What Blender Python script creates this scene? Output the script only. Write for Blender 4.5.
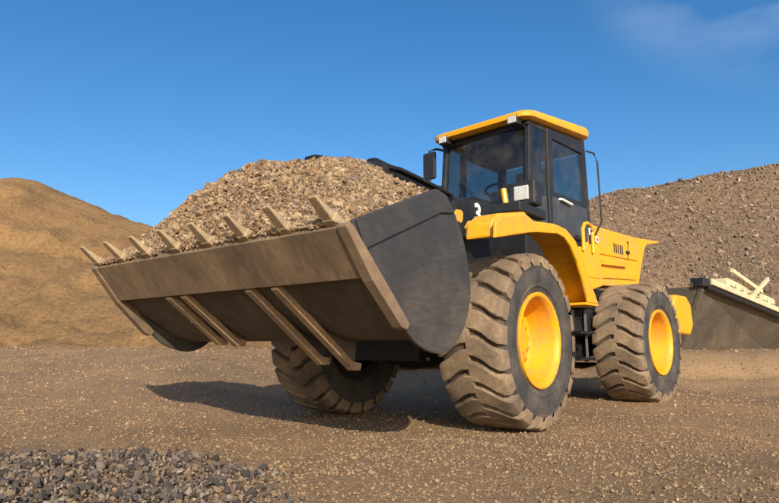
import bpy, bmesh, math
import numpy as np
from mathutils import Vector, Matrix

for o in list(bpy.data.objects):
    bpy.data.objects.remove(o)
S = bpy.context.scene
COL = S.collection
RNG = np.random.default_rng(7)

# ------------------------------------------------------------------ camera
PITCH, CAMH = 0.1567, 0.6763
cd = bpy.data.cameras.new('camera')
cd.sensor_fit = 'HORIZONTAL'
cd.sensor_width = 36.0
cd.lens = 36.0 * 602.245 / 779.0
cd.clip_start = 0.05
cd.clip_end = 5000
cam = bpy.data.objects.new('camera', cd)
COL.objects.link(cam)
cam.location = (0, 0, CAMH)
cam.rotation_euler = (math.pi / 2 + PITCH, 0, 0)
S.camera = cam

# ------------------------------------------------------------------ sky, sun, exposure
SUN_EL = math.radians(25)
SUN_AZ = math.radians(170)          # clockwise from +Y: behind the camera, a little to the right
to_sun = Vector((math.sin(SUN_AZ) * math.cos(SUN_EL), math.cos(SUN_AZ) * math.cos(SUN_EL), math.sin(SUN_EL)))
w = bpy.data.worlds.new('World')
S.world = w
w.use_nodes = True
nt = w.node_tree
for n in list(nt.nodes):
    nt.nodes.remove(n)
wo = nt.nodes.new('ShaderNodeOutputWorld')
bg = nt.nodes.new('ShaderNodeBackground')
sky = nt.nodes.new('ShaderNodeTexSky')
sky.sky_type = 'NISHITA'
sky.sun_disc = False
sky.sun_elevation = SUN_EL
sky.sun_rotation = SUN_AZ
sky.altitude = 300
sky.air_density = 1.0
sky.dust_density = 2.8
sky.ozone_density = 3.0
# thin high cloud wisps, laid out by sky direction
tc = nt.nodes.new('ShaderNodeTexCoord')
mp = nt.nodes.new('ShaderNodeMapping')
mp.inputs['Scale'].default_value = (1.0, 1.0, 2.6)
nz = nt.nodes.new('ShaderNodeTexNoise')
nz.inputs['Scale'].default_value = 2.2
nz.inputs['Detail'].default_value = 5
nz.inputs['Roughness'].default_value = 0.5
rp = nt.nodes.new('ShaderNodeValToRGB')
rp.color_ramp.elements[0].position = 0.36
rp.color_ramp.elements[0].color = (0, 0, 0, 1)
rp.color_ramp.elements[1].position = 0.80
rp.color_ramp.elements[1].color = (1, 1, 1, 1)
dp = nt.nodes.new('ShaderNodeVectorMath')
dp.operation = 'DOT_PRODUCT'
cdir = Vector((0.52, 0.70, 0.65)).normalized()
dp.inputs[1].default_value = cdir
mr = nt.nodes.new('ShaderNodeMapRange')
mr.interpolation_type = 'SMOOTHSTEP'
mr.inputs['From Min'].default_value = 0.955
mr.inputs['From Max'].default_value = 1.0
mr.inputs['To Max'].default_value = 0.9
ml = nt.nodes.new('ShaderNodeMath')
ml.operation = 'MULTIPLY'
mx = nt.nodes.new('ShaderNodeMix')
mx.data_type = 'RGBA'
mx.inputs['B'].default_value = (6.6, 7.0, 7.4, 1)
hs = nt.nodes.new('ShaderNodeHueSaturation')
hs.inputs['Saturation'].default_value = 1.3
nt.links.new(tc.outputs['Generated'], mp.inputs['Vector'])
nt.links.new(tc.outputs['Generated'], dp.inputs[0])
nt.links.new(dp.outputs['Value'], mr.inputs['Value'])
nt.links.new(mp.outputs['Vector'], nz.inputs['Vector'])
nt.links.new(nz.outputs['Fac'], rp.inputs['Fac'])
nt.links.new(rp.outputs['Color'], ml.inputs[0])
nt.links.new(mr.outputs['Result'], ml.inputs[1])
nt.links.new(ml.outputs[0], mx.inputs['Factor'])
nt.links.new(sky.outputs['Color'], hs.inputs['Color'])
nt.links.new(hs.outputs['Color'], mx.inputs['A'])
nt.links.new(mx.outputs['Result'], bg.inputs['Color'])
bg.inputs['Strength'].default_value = 0.142
nt.links.new(bg.outputs['Background'], wo.inputs['Surface'])

sd = bpy.data.lights.new('sun', 'SUN')
sd.energy = 4.6
sd.angle = math.radians(0.55)
sd.color = (1.0, 0.90, 0.76)
sun = bpy.data.objects.new('sun', sd)
COL.objects.link(sun)
sun.location = (0, -10, 20)
sun.rotation_euler = (-to_sun).to_track_quat('-Z', 'Y').to_euler()

S.view_settings.view_transform = 'Standard'
S.view_settings.look = 'None'
S.view_settings.exposure = 0.30
S.view_settings.gamma = 1.0
S.view_settings.use_curve_mapping = False
S.render.engine = 'CYCLES'
S.cycles.max_bounces = 6
S.cycles.transparent_max_bounces = 12
S.cycles.use_denoising = True

# ------------------------------------------------------------------ material helpers
def new_mat(name):
    m = bpy.data.materials.new(name)
    m.use_nodes = True
    t = m.node_tree
    b = t.nodes['Principled BSDF']
    return m, t, b

def noise(t, scale, detail=4, rough=0.55, coord='Object', dist=0.0, stretch=None):
    c = t.nodes.new('ShaderNodeTexCoord')
    n = t.nodes.new('ShaderNodeTexNoise')
    n.inputs['Scale'].default_value = scale
    n.inputs['Detail'].default_value = detail
    n.inputs['Roughness'].default_value = rough
    n.inputs['Distortion'].default_value = dist
    if stretch:
        mpn = t.nodes.new('ShaderNodeMapping')
        mpn.inputs['Scale'].default_value = stretch
        t.links.new(c.outputs[coord], mpn.inputs['Vector'])
        t.links.new(mpn.outputs['Vector'], n.inputs['Vector'])
    else:
        t.links.new(c.outputs[coord], n.inputs['Vector'])
    return n

def ramp(t, src, p0, c0, p1, c1, extra=()):
    r = t.nodes.new('ShaderNodeValToRGB')
    e = r.color_ramp.elements
    e[0].position = p0
    e[0].color = (*c0, 1)
    e[1].position = p1
    e[1].color = (*c1, 1)
    for p, c in extra:
        q = e.new(p)
        q.color = (*c, 1)
    t.links.new(src, r.inputs['Fac'])
    return r

def mixc(t, fac, a, b):
    m = t.nodes.new('ShaderNodeMix')
    m.data_type = 'RGBA'
    for key, v in (('Factor', fac), ('A', a), ('B', b)):
        if hasattr(v, 'is_linked'):
            t.links.new(v, m.inputs[key])
        elif key == 'Factor':
            m.inputs[key].default_value = v
        else:
            m.inputs[key].default_value = (*v, 1)
    return m.outputs['Result']

def bump(t, b, src, strength, dist):
    n = t.nodes.new('ShaderNodeBump')
    n.inputs['Strength'].default_value = strength
    n.inputs['Distance'].default_value = dist
    t.links.new(src, n.inputs['Height'])
    t.links.new(n.outputs['Normal'], b.inputs['Normal'])
    return n

def dusty(name, col, dust, lo, hi, scale=3.0, rough=0.45, rough_dust=0.9, metal=0.0, bmp=0.0, stretch=None, coat=0.0, var=(0.78, 1.12), fine=None, chips=0.0):
    """paint or steel with an uneven film of dust"""
    m, t, b = new_mat(name)
    n = noise(t, scale, 7, 0.62, dist=0.3, stretch=stretch)
    r = ramp(t, n.outputs['Fac'], lo, (0, 0, 0), hi, (1, 1, 1))
    fac = r.outputs['Color']
    n2 = noise(t, scale * 9, 5, 0.65, stretch=fine)
    va = ramp(t, n2.outputs['Fac'], 0.3, tuple(c * var[0] for c in col), 0.72, tuple(min(1, c * var[1]) for c in col))
    vd = ramp(t, n2.outputs['Fac'], 0.3, tuple(c * 0.7 for c in dust), 0.72, tuple(min(1, c * 1.2) for c in dust))
    res = mixc(t, fac, va.outputs['Color'], vd.outputs['Color'])
    if chips:
        n3 = noise(t, 16, 5, 0.7)
        r3 = ramp(t, n3.outputs['Fac'], 0.655, (0, 0, 0), 0.70, (chips,) * 3)
        res = mixc(t, r3.outputs['Color'], res, (0.10, 0.065, 0.04))
        n4 = noise(t, 3.0, 5, 0.6, stretch=(5.0, 5.0, 0.7))
        r4 = ramp(t, n4.outputs['Fac'], 0.54, (0, 0, 0), 0.78, (chips * 0.75,) * 3)
        res = mixc(t, r4.outputs['Color'], res, (0.30, 0.19, 0.09))
    t.links.new(res, b.inputs['Base Color'])
    rr = ramp(t, fac, 0.0, (rough,) * 3, 1.0, (rough_dust,) * 3)
    t.links.new(rr.outputs['Color'], b.inputs['Roughness'])
    b.inputs['Metallic'].default_value = metal
    b.inputs['Coat Weight'].default_value = coat
    if bmp:
        bump(t, b, n2.outputs['Fac'], 0.35, bmp)
    return m

DUST = (0.30, 0.205, 0.12)
M = {}
M['yellow'] = dusty('yellow_paint', (0.84, 0.385, 0.003), (0.40, 0.26, 0.11), 0.46, 0.88, 2.6, 0.40, 0.88, bmp=0.0004, var=(0.88, 1.05), chips=0.6)
M['rim'] = dusty('rim_paint', (0.82, 0.355, 0.003), (0.36, 0.215, 0.075), 0.45, 0.85, 5.0, 0.55, 0.9, bmp=0.0005, var=(0.90, 1.05), chips=0.5)
M['black'] = dusty('black_paint', (0.010, 0.010, 0.012), (0.05, 0.04, 0.03), 0.5, 0.95, 2.5, 0.42, 0.85, bmp=0.001)
M['chassis'] = dusty('chassis_paint', (0.010, 0.010, 0.010), (0.05, 0.038, 0.026), 0.5, 0.9, 3.0, 0.6, 0.95, bmp=0.002)
M['plastic'] = dusty('black_plastic', (0.018, 0.018, 0.02), (0.09, 0.075, 0.06), 0.55, 1.0, 4.0, 0.5, 0.85)
M['panel'] = dusty('door_panel', (0.045, 0.052, 0.062), (0.13, 0.11, 0.085), 0.5, 0.95, 3.0, 0.5, 0.85)
M['side'] = dusty('bucket_side_paint', (0.042, 0.039, 0.038), (0.115, 0.092, 0.07), 0.42, 0.85, 2.4, 0.5, 0.9, bmp=0.0015, fine=(0.5, 1, 2.5))
M['shell'] = dusty('bucket_shell_steel', (0.045, 0.038, 0.032), (0.155, 0.118, 0.08), 0.36, 0.82, 2.6, 0.6, 0.95, bmp=0.003, stretch=(0.9, 1.8, 0.9), fine=(0.6, 1.6, 0.6))
M['edge'] = dusty('cutting_edge_steel', (0.13, 0.092, 0.062), (0.29, 0.19, 0.105), 0.34, 0.76, 2.2, 0.5, 0.9, bmp=0.002, stretch=(0.9, 1.6, 0.9), fine=(0.6, 1.5, 0.6), chips=0.45)
M['tooth'] = dusty('tooth_steel', (0.30, 0.215, 0.13), (0.42, 0.30, 0.17), 0.35, 0.65, 5.0, 0.6, 0.9, bmp=0.003)
M['runner'] = dusty('runner_steel', (0.22, 0.155, 0.10), (0.40, 0.27, 0.15), 0.3, 0.7, 4.0, 0.6, 0.9, bmp=0.003)
M['tread'] = dusty('tread_rubber', (0.075, 0.058, 0.042), (0.27, 0.19, 0.115), 0.25, 0.62, 3.2, 0.85, 0.97, bmp=0.004)
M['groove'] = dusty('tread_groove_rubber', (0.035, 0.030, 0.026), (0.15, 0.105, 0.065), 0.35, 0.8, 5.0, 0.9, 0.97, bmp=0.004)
M['sidewall'] = dusty('sidewall_rubber', (0.040, 0.038, 0.037), (0.16, 0.125, 0.09), 0.42, 0.85, 3.4, 0.75, 0.95, bmp=0.002)
M['steel'] = dusty('bright_rod_steel', (0.45, 0.45, 0.45), DUST, 0.6, 1.0, 5, 0.25, 0.7, metal=0.9)
M['white'] = dusty('white_marking', (0.80, 0.80, 0.76), (0.5, 0.45, 0.36), 0.6, 1.0, 5, 0.5, 0.8)
M['seat'] = dusty('seat_fabric', (0.035, 0.035, 0.04), (0.08, 0.075, 0.07), 0.5, 0.9, 8, 0.8, 0.95)
M['cream'] = dusty('cream_paint', (0.66, 0.56, 0.34), (0.45, 0.34, 0.19), 0.42, 0.8, 2.0, 0.6, 0.9, bmp=0.003)
M['hopper'] = dusty('hopper_steel', (0.065, 0.055, 0.043), (0.15, 0.11, 0.068), 0.3, 0.72, 0.9, 0.7, 0.95, bmp=0.003, stretch=(1, 1, 2))
M['red'] = dusty('red_marking', (0.5, 0.03, 0.02), DUST, 0.6, 1.0, 5, 0.4, 0.8)

def lens_mat():
    m, t, b = new_mat('lamp_lens')
    n = noise(t, 60, 2)
    r = ramp(t, n.outputs['Fac'], 0.3, (0.42, 0.42, 0.39), 0.7, (0.58, 0.57, 0.53))
    t.links.new(r.outputs['Color'], b.inputs['Base Color'])
    b.inputs['Roughness'].default_value = 0.12
    b.inputs['Coat Weight'].default_value = 0.8
    return m
M['lens'] = lens_mat()

def glass_mat():
    m = bpy.data.materials.new('tinted_glass')
    m.use_nodes = True
    t = m.node_tree
    for n in list(t.nodes):
        t.nodes.remove(n)
    out = t.nodes.new('ShaderNodeOutputMaterial')
    tr = t.nodes.new('ShaderNodeBsdfTransparent')
    tr.inputs['Color'].default_value = (0.56, 0.65, 0.65, 1)
    gl = t.nodes.new('ShaderNodeBsdfGlossy')
    gl.inputs['Roughness'].default_value = 0.04
    gl.inputs['Color'].default_value = (0.9, 0.95, 1.0, 1)
    df = t.nodes.new('ShaderNodeBsdfDiffuse')
    lw = t.nodes.new('ShaderNodeLayerWeight')
    lw.inputs['Blend'].default_value = 0.5
    pw = t.nodes.new('ShaderNodeMath')
    pw.operation = 'POWER'
    pw.inputs[1].default_value = 4.0
    fr = t.nodes.new('ShaderNodeMath')
    fr.operation = 'MULTIPLY_ADD'
    fr.inputs[1].default_value = 0.75
    fr.inputs[2].default_value = 0.035
    t.links.new(lw.outputs['Facing'], pw.inputs[0])
    t.links.new(pw.outputs[0], fr.inputs[0])
    n = noise(t, 3.5, 6, 0.65)
    rr = ramp(t, n.outputs['Fac'], 0.4, (0.02,) * 3, 0.8, (0.16,) * 3)
    df.inputs['Color'].default_value = (0.25, 0.2, 0.14, 1)
    m1 = t.nodes.new('ShaderNodeMixShader')
    m2 = t.nodes.new('ShaderNodeMixShader')
    t.links.new(fr.outputs[0], m1.inputs['Fac'])
    t.links.new(tr.outputs[0], m1.inputs[1])
    t.links.new(gl.outputs[0], m1.inputs[2])
    t.links.new(rr.outputs['Color'], m2.inputs['Fac'])
    t.links.new(m1.outputs[0], m2.inputs[1])
    t.links.new(df.outputs[0], m2.inputs[2])
    t.links.new(m2.outputs[0], out.inputs['Surface'])
    return m
M['glass'] = glass_mat()

def ground_mat(name, dark, mid, light, fine=38.0, patch=0.35, b_dist=0.02):
    m, t, b = new_mat(name)
    n1 = noise(t, fine, 8, 0.7)
    r1 = ramp(t, n1.outputs['Fac'], 0.3, dark, 0.72, light, [(0.5, mid)])
    n2 = noise(t, patch, 5, 0.6, dist=0.5)
    r2 = ramp(t, n2.outputs['Fac'], 0.35, (0.72, 0.72, 0.74), 0.68, (1.12, 1.06, 1.0))
    mm = t.nodes.new('ShaderNodeMix')
    mm.data_type = 'RGBA'
    mm.blend_type = 'MULTIPLY'
    mm.inputs['Factor'].default_value = 1.0
    t.links.new(r1.outputs['Color'], mm.inputs['A'])
    t.links.new(r2.outputs['Color'], mm.inputs['B'])
    t.links.new(mm.outputs['Result'], b.inputs['Base Color'])
    b.inputs['Roughness'].default_value = 0.95
    b.inputs['Specular IOR Level'].default_value = 0.2
    bump(t, b, n1.outputs['Fac'], 0.9, b_dist)
    return m
M['ground'] = ground_mat('gravel_ground', (0.19, 0.122, 0.064), (0.315, 0.208, 0.112), (0.41, 0.285, 0.165), 34.0, 0.45, 0.025)
M['sand'] = ground_mat('sand_mound_soil', (0.165, 0.098, 0.043), (0.28, 0.17, 0.074), (0.37, 0.235, 0.112), 7.0, 0.30, 0.12)
M['mound'] = ground_mat('gravel_mound_soil', (0.085, 0.058, 0.038), (0.185, 0.128, 0.083), (0.28, 0.205, 0.14), 6.0, 0.25, 0.12)
M['heap'] = ground_mat('gravel_load_fines', (0.12, 0.08, 0.05), (0.27, 0.185, 0.11), (0.40, 0.29, 0.18), 45.0, 2.0, 0.015)

def stone_mat(name):
    m, t, b = new_mat(name)
    at = t.nodes.new('ShaderNodeAttribute')
    at.attribute_name = 'Col'
    n = noise(t, 70, 4, 0.6)
    r = ramp(t, n.outputs['Fac'], 0.3, (0.68,) * 3, 0.7, (1.2,) * 3)
    mm = t.nodes.new('ShaderNodeMix')
    mm.data_type = 'RGBA'
    mm.blend_type = 'MULTIPLY'
    mm.inputs['Factor'].default_value = 1.0
    t.links.new(at.outputs['Color'], mm.inputs['A'])
    t.links.new(r.outputs['Color'], mm.inputs['B'])
    t.links.new(mm.outputs['Result'], b.inputs['Base Color'])
    b.inputs['Roughness'].default_value = 0.92
    b.inputs['Specular IOR Level'].default_value = 0.25
    return m
M['stone'] = stone_mat('crushed_stone')

# ------------------------------------------------------------------ mesh helpers
def mesh_np(name, V, Fc, mat, smooth=False):
    me = bpy.data.meshes.new(name)
    V = np.asarray(V, np.float32)
    Fc = np.asarray(Fc, np.int32)
    k = Fc.shape[1]
    me.vertices.add(len(V))
    me.vertices.foreach_set('co', V.ravel())
    me.loops.add(Fc.size)
    me.loops.foreach_set('vertex_index', Fc.ravel())
    me.polygons.add(len(Fc))
    me.polygons.foreach_set('loop_start', np.arange(0, Fc.size, k, dtype=np.int32))
    me.polygons.foreach_set('use_smooth', np.full(len(Fc), smooth))
    me.update(calc_edges=True)
    me.validate()
    if mat:
        me.materials.append(mat)
    return me

def link(name, me, parent=None, loc=(0, 0, 0), rz=0.0):
    o = bpy.data.objects.new(name, me)
    COL.objects.link(o)
    o.parent = parent
    o.location = loc
    o.rotation_euler = (0, 0, rz)
    return o

def tag(o, label=None, cat=None, group=None, kind=None):
    for k, v in (('label', label), ('category', cat), ('group', group), ('kind', kind)):
        if v:
            o[k] = v
    return o

class MB:
    """collects shapes for one mesh"""
    def __init__(self):
        self.V, self.F, self.mi = [], [], []
    def add(self, V, F, mi=0):
        n = len(self.V)
        self.V += [tuple(v) for v in V]
        self.F += [tuple(i + n for i in f) for f in F]
        self.mi += [mi] * len(F)
        return self
    def box(self, x0, x1, y0, y1, z0, z1, mi=0):
        V = [(x, y, z) for x in (x0, x1) for y in (y0, y1) for z in (z0, z1)]
        return self.add(V, [(0, 1, 3, 2), (4, 6, 7, 5), (0, 4, 5, 1), (2, 3, 7, 6), (0, 2, 6, 4), (1, 5, 7, 3)], mi)
    def prism(self, poly, y0, y1, mi=0):
        n = len(poly)
        V = [(p[0], y0, p[1]) for p in poly] + [(p[0], y1, p[1]) for p in poly]
        F = [tuple(range(n)), tuple(range(2 * n - 1, n - 1, -1))]
        F += [(i, i + n, (i + 1) % n + n, (i + 1) % n) for i in range(n)]
        return self.add(V, F, mi)
    def beam(self, a, b, wd, ht, up=(0, 0, 1), w2=None, h2=None, mi=0):
        a, b = Vector(a), Vector(b)
        d = (b - a).normalized()
        s = d.cross(Vector(up)).normalized()
        u = s.cross(d)
        w2 = wd if w2 is None else w2
        h2 = ht if h2 is None else h2
        V = []
        for c, ww, hh in ((a, wd, ht), (b, w2, h2)):
            V += [c + s * (ww / 2 * i) + u * (hh / 2 * j) for i, j in ((-1, -1), (1, -1), (1, 1), (-1, 1))]
        return self.add(V, [(0, 3, 2, 1), (4, 5, 6, 7), (0, 1, 5, 4), (1, 2, 6, 5), (2, 3, 7, 6), (3, 0, 4, 7)], mi)
    def tube(self, pts, r, seg=10, mi=0, closed=False):
        pts = [Vector(p) for p in pts]
        n = len(pts)
        V = []
        for i, p in enumerate(pts):
            if closed:
                d = pts[(i + 1) % n] - pts[i - 1]
            else:
                d = pts[min(i + 1, n - 1)] - pts[max(i - 1, 0)]
            d.normalize()
            h = Vector((0, 0, 1)) if abs(d.z) < 0.9 else Vector((1, 0, 0))
            s = d.cross(h).normalized()
            u = s.cross(d)
            rr = r[i] if isinstance(r, (list, tuple)) else r
            V += [p + (s * math.cos(2 * math.pi * k / seg) + u * math.sin(2 * math.pi * k / seg)) * rr for k in range(seg)]
        F = []
        for i in range(n if closed else n - 1):
            j = (i + 1) % n
            F += [(i * seg + k, i * seg + (k + 1) % seg, j * seg + (k + 1) % seg, j * seg + k) for k in range(seg)]
        if not closed:
            F += [tuple(range(seg - 1, -1, -1)), tuple((n - 1) * seg + k for k in range(seg))]
        return self.add(V, F, mi)
    def lathe_y(self, prof, seg=48, mi=0, mis=None, close=False):
        """prof: (y, r) pairs revolved round the y axis"""
        n = len(prof)
        V = [(r * math.cos(2 * math.pi * k / seg), y, r * math.sin(2 * math.pi * k / seg)) for y, r in prof for k in range(seg)]
        base = len(self.V)
        self.V += V
        for i in range(n if close else n - 1):
            j = (i + 1) % n
            for k in range(seg):
                q = (k + 1) % seg
                self.F.append((base + i * seg + k, base + j * seg + k, base + j * seg + q, base + i * seg + q))
                self.mi.append(mis[i] if mis else mi)
        return self
    def build(self, name, mats, parent=None, bevel=0.0, smooth=False, loc=(0, 0, 0), rz=0.0, seg=2, ang=35):
        me = bpy.data.meshes.new(name)
        me.from_pydata(self.V, [], self.F)
        bm = bmesh.new()
        bm.from_mesh(me)
        bmesh.ops.recalc_face_normals(bm, faces=bm.faces)
        bm.to_mesh(me)
        bm.free()
        if not isinstance(mats, (list, tuple)):
            mats = [mats]
        for m in mats:
            me.materials.append(m)
        me.polygons.foreach_set('material_index', self.mi)
        if smooth:
            me.polygons.foreach_set('use_smooth', [True] * len(me.polygons))
            me.set_sharp_from_angle(angle=math.radians(ang))
        o = link(name, me, parent, loc, rz)
        if bevel:
            b = o.modifiers.new('bevel', 'BEVEL')
            b.width = bevel
            b.segments = seg
            b.limit_method = 'ANGLE'
            b.angle_limit = math.radians(30)
        return o

# fractal value noise for terrain, in numpy
def vnoise(x, y, seed=0):
    x = np.asarray(x, float)
    y = np.asarray(y, float)
    xi, yi = np.floor(x).astype(np.int64), np.floor(y).astype(np.int64)
    fx, fy = x - xi, y - yi
    fx, fy = fx * fx * (3 - 2 * fx), fy * fy * (3 - 2 * fy)
    def h(i, j):
        v = (i * 374761393 + j * 668265263 + seed * 982451653) & 0xffffffff
        v = ((v ^ (v >> 13)) * 1274126177) & 0xffffffff
        return ((v ^ (v >> 16)) & 0xffff) / 65535.0
    return (h(xi, yi) * (1 - fx) + h(xi + 1, yi) * fx) * (1 - fy) + (h(xi, yi + 1) * (1 - fx) + h(xi + 1, yi + 1) * fx) * fy - 0.5

def fbm(x, y, seed=0, oct=4, gain=0.5):
    s, a = 0, 1.0
    for i in range(oct):
        s = s + a * vnoise(np.asarray(x) * 2 ** i + 17.3 * i, np.asarray(y) * 2 ** i - 9.1 * i, seed + i)
        a *= gain
    return s

def sstep(a, b, x):
    t = np.clip((np.asarray(x, float) - a) / (b - a), 0, 1)
    return t * t * (3 - 2 * t)

# rock templates: irregular 20-face lumps
def ico():
    p = (1 + 5 ** 0.5) / 2
    V = np.array([(-1, p, 0), (1, p, 0), (-1, -p, 0), (1, -p, 0), (0, -1, p), (0, 1, p), (0, -1, -p), (0, 1, -p), (p, 0, -1), (p, 0, 1), (-p, 0, -1), (-p, 0, 1)], float)
    V /= np.linalg.norm(V[0])
    Fc = np.array([(0, 11, 5), (0, 5, 1), (0, 1, 7), (0, 7, 10), (0, 10, 11), (1, 5, 9), (5, 11, 4), (11, 10, 2), (10, 7, 6), (7, 1, 8), (3, 9, 4), (3, 4, 2), (3, 2, 6), (3, 6, 8), (3, 8, 9), (4, 9, 5), (2, 4, 11), (6, 2, 10), (8, 6, 7), (9, 8, 1)])
    return V, Fc
ICO_V, ICO_F = ico()
def hull_rock(k=15):
    """angular broken stone: hull of random points on a lumpy block"""
    q = RNG.normal(0, 1, (k, 3))
    q /= np.linalg.norm(q, axis=1)[:, None]
    q = np.sign(q) * np.abs(q) ** 0.75 * RNG.uniform(0.82, 1.08, (k, 1))
    q *= np.array([1.0, RNG.uniform(0.62, 0.95), RNG.uniform(0.5, 0.8)]) * 0.98
    bm = bmesh.new()
    vs = [bm.verts.new(v) for v in q]
    bmesh.ops.convex_hull(bm, input=vs)
    for v in [v for v in bm.verts if not v.link_faces]:
        bm.verts.remove(v)
    bmesh.ops.triangulate(bm, faces=bm.faces)
    bmesh.ops.recalc_face_normals(bm, faces=bm.faces)
    bm.verts.index_update()
    V = np.array([v.co[:] for v in bm.verts])
    Fc = np.array([[v.index for v in f.verts] for f in bm.faces])
    bm.free()
    return V, Fc
TEMPL = [hull_rock(10) for k in range(18)]

def rand_rot(n, tilt):
    a = RNG.uniform(0, 2 * np.pi, n)
    b = RNG.normal(0, tilt, n)
    c = RNG.normal(0, tilt, n)
    ca, sa, cb, sb, cc, sc = np.cos(a), np.sin(a), np.cos(b), np.sin(b), np.cos(c), np.sin(c)
    z, o = np.zeros(n), np.ones(n)
    Rz = np.stack([ca, -sa, z, sa, ca, z, z, z, o], 1).reshape(n, 3, 3)
    Rx = np.stack([o, z, z, z, cb, -sb, z, sb, cb], 1).reshape(n, 3, 3)
    Ry = np.stack([cc, z, sc, z, o, z, -sc, z, cc], 1).reshape(n, 3, 3)
    return Rz @ Rx @ Ry

def pick(pal, n, spread=0.16):
    pal = np.array(pal)
    c = pal[RNG.integers(0, len(pal), n)]
    return np.clip(c * RNG.uniform(1 - spread, 1 + spread, (n, 1)), 0, 1)

def rocks(name, P, size, cols, tilt=0.6):
    n = len(P)
    ti = RNG.integers(0, len(TEMPL), n)
    Rm = rand_rot(n, tilt)
    size = np.asarray(size)
    Vs, Fs, Cs, base = [], [], [], 0
    for k, (T, Fk) in enumerate(TEMPL):
        q = np.nonzero(ti == k)[0]
        if not len(q):
            continue
        m = len(T)
        V = np.einsum('nij,kj->nki', Rm[q], T) * size[q][:, None, None] + P[q][:, None, :]
        Vs.append(V.reshape(-1, 3))
        Fs.append((Fk[None] + (np.arange(len(q)) * m)[:, None, None]).reshape(-1, 3) + base)
        Cs.append(np.repeat(cols[q], m, 0))
        base += len(q) * m
    me = mesh_np(name, np.concatenate(Vs), np.concatenate(Fs), M['stone'])
    C = np.concatenate(Cs)
    at = me.attributes.new('Col', 'FLOAT_COLOR', 'POINT')
    at.data.foreach_set('color', np.concatenate([C, np.ones((len(C), 1))], 1).astype(np.float32).ravel())
    return me

def stone_meshes(name, pal, cnt):
    out = []
    for kk in range(cnt):
        V, Fk = hull_rock()
        m_ = mesh_np(name, V, Fk, M['stone'])
        at = m_.attributes.new('Col', 'FLOAT_COLOR', 'POINT')
        at.data.foreach_set('color', np.tile(np.append(pick(pal, 1, 0.2)[0], 1).astype(np.float32), len(V)))
        out.append(m_)
    return out

# ------------------------------------------------------------------ ground and terrain
def gz(x, y):
    """height of the trodden gravel yard"""
    x = np.asarray(x, float)
    y = np.asarray(y, float)
    left = sstep(-1.2, -3.2, x) * np.clip((y - 4.4) / 7.5, 0, 1) ** 0.9 * 0.60
    back = np.maximum(sstep(10.5, 16.0, y), sstep(9.8, 12.2, y) * sstep(3.0, 5.5, x)) * 0.60
    z = np.maximum(left, back)
    flat = np.exp(-(((x - 0.8) / 3.2) ** 2 + ((y - 7.4) / 3.0) ** 2))
    und = fbm(x * 0.35, y * 0.35, 3, 3) * 0.10 + fbm(x * 1.7, y * 1.7, 11, 4) * 0.055
    z = z + und * (1 - 0.85 * flat) * sstep(120, 40, np.hypot(x, y))
    # wheel ruts running out to the right behind the machine
    rut = np.exp(-((y - 10.9 - 0.05 * (x - 5)) / 0.30) ** 2) * sstep(4.6, 5.6, x) * 0.16
    rut2 = np.exp(-((y - 9.3 - 0.06 * (x - 5)) / 0.22) ** 2) * sstep(4.2, 5.5, x) * 0.05
    return z - rut - rut2

def axis(lo, hi, step, far):
    a = list(np.arange(lo, hi + 1e-6, step))
    d, v = step, hi
    right = []
    while v < far:
        d *= 1.35
        v += d
        right.append(v)
    d, v = step, lo
    leftv = []
    while v > -far:
        d *= 1.35
        v -= d
        leftv.append(v)
    return np.array(leftv[::-1] + a + right)

def grid_mesh(name, xs, ys, fz, mat, smooth=True):
    X, Y = np.meshgrid(xs, ys)
    Zz = fz(X, Y)
    V = np.stack([X, Y, Zz], -1).reshape(-1, 3)
    nx, ny = len(xs), len(ys)
    I = np.arange(nx * ny).reshape(ny, nx)
    Fc = np.stack([I[:-1, :-1], I[:-1, 1:], I[1:, 1:], I[1:, :-1]], -1).reshape(-1, 4)
    return mesh_np(name, V, Fc, mat, smooth)

ground = link('ground', grid_mesh('ground', axis(-9, 11, 0.09, 1200), axis(0.5, 16, 0.09, 1200), gz, M['ground']))
tag(ground, 'brown trodden gravel yard under and around the yellow loader', 'ground', kind='structure')

# left: smooth sand mound with worn benches
def sand_z(x, y):
    # crest falls to the right; face slopes down to the camera
    crest = np.interp(x, [-60, -30, -20.6, -18.2, -16.3, -14.2, -12.6, -9, -4, 2, 8], [5.5, 8.6, 9.15, 9.05, 8.15, 7.2, 6.75, 5.6, 4.1, 2.5, 0.3])
    base = 14.0 + 1.6 * fbm(x * 0.12, x * 0 + 3, 5, 3)
    t = np.clip((y - base) / (30.0 - base) + 0.035 * fbm(x * 0.3, y * 0.1, 61, 3), 0, 1)
    prof = np.interp(t, [0, 0.05, 0.16, 0.24, 0.27, 0.45, 0.58, 0.60, 0.72, 0.92, 1.0], [0, 0.02, 0.13, 0.15, 0.22, 0.46, 0.56, 0.66, 0.76, 0.97, 1.0])
    z = crest * prof
    z = np.where(y > 31.5, crest - (y - 31.5) * 0.55, z)
    rough = fbm(x * 0.5, y * 0.5, 21, 5, 0.55) * 0.55 + np.abs(fbm(x * 0.8, y * 0.16, 33, 5)) * 0.6 + fbm(x * 1.9, y * 1.9, 35, 3) * 0.08
    z = z + rough * sstep(0.0, 0.12, t) * (0.35 + 0.65 * sstep(1.0, 0.8, t)) 
    return np.maximum(z, -0.5)
sand = link('sand_mound', grid_mesh('sand_mound', np.arange(-60, 9, 0.22), np.arange(12.5, 46, 0.22), lambda x, y: sand_z(x, y) * 0.965 + 0.36, M['sand']))
tag(sand, 'smooth orange brown sand mound rising at the left', 'mound', kind='structure')

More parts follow.
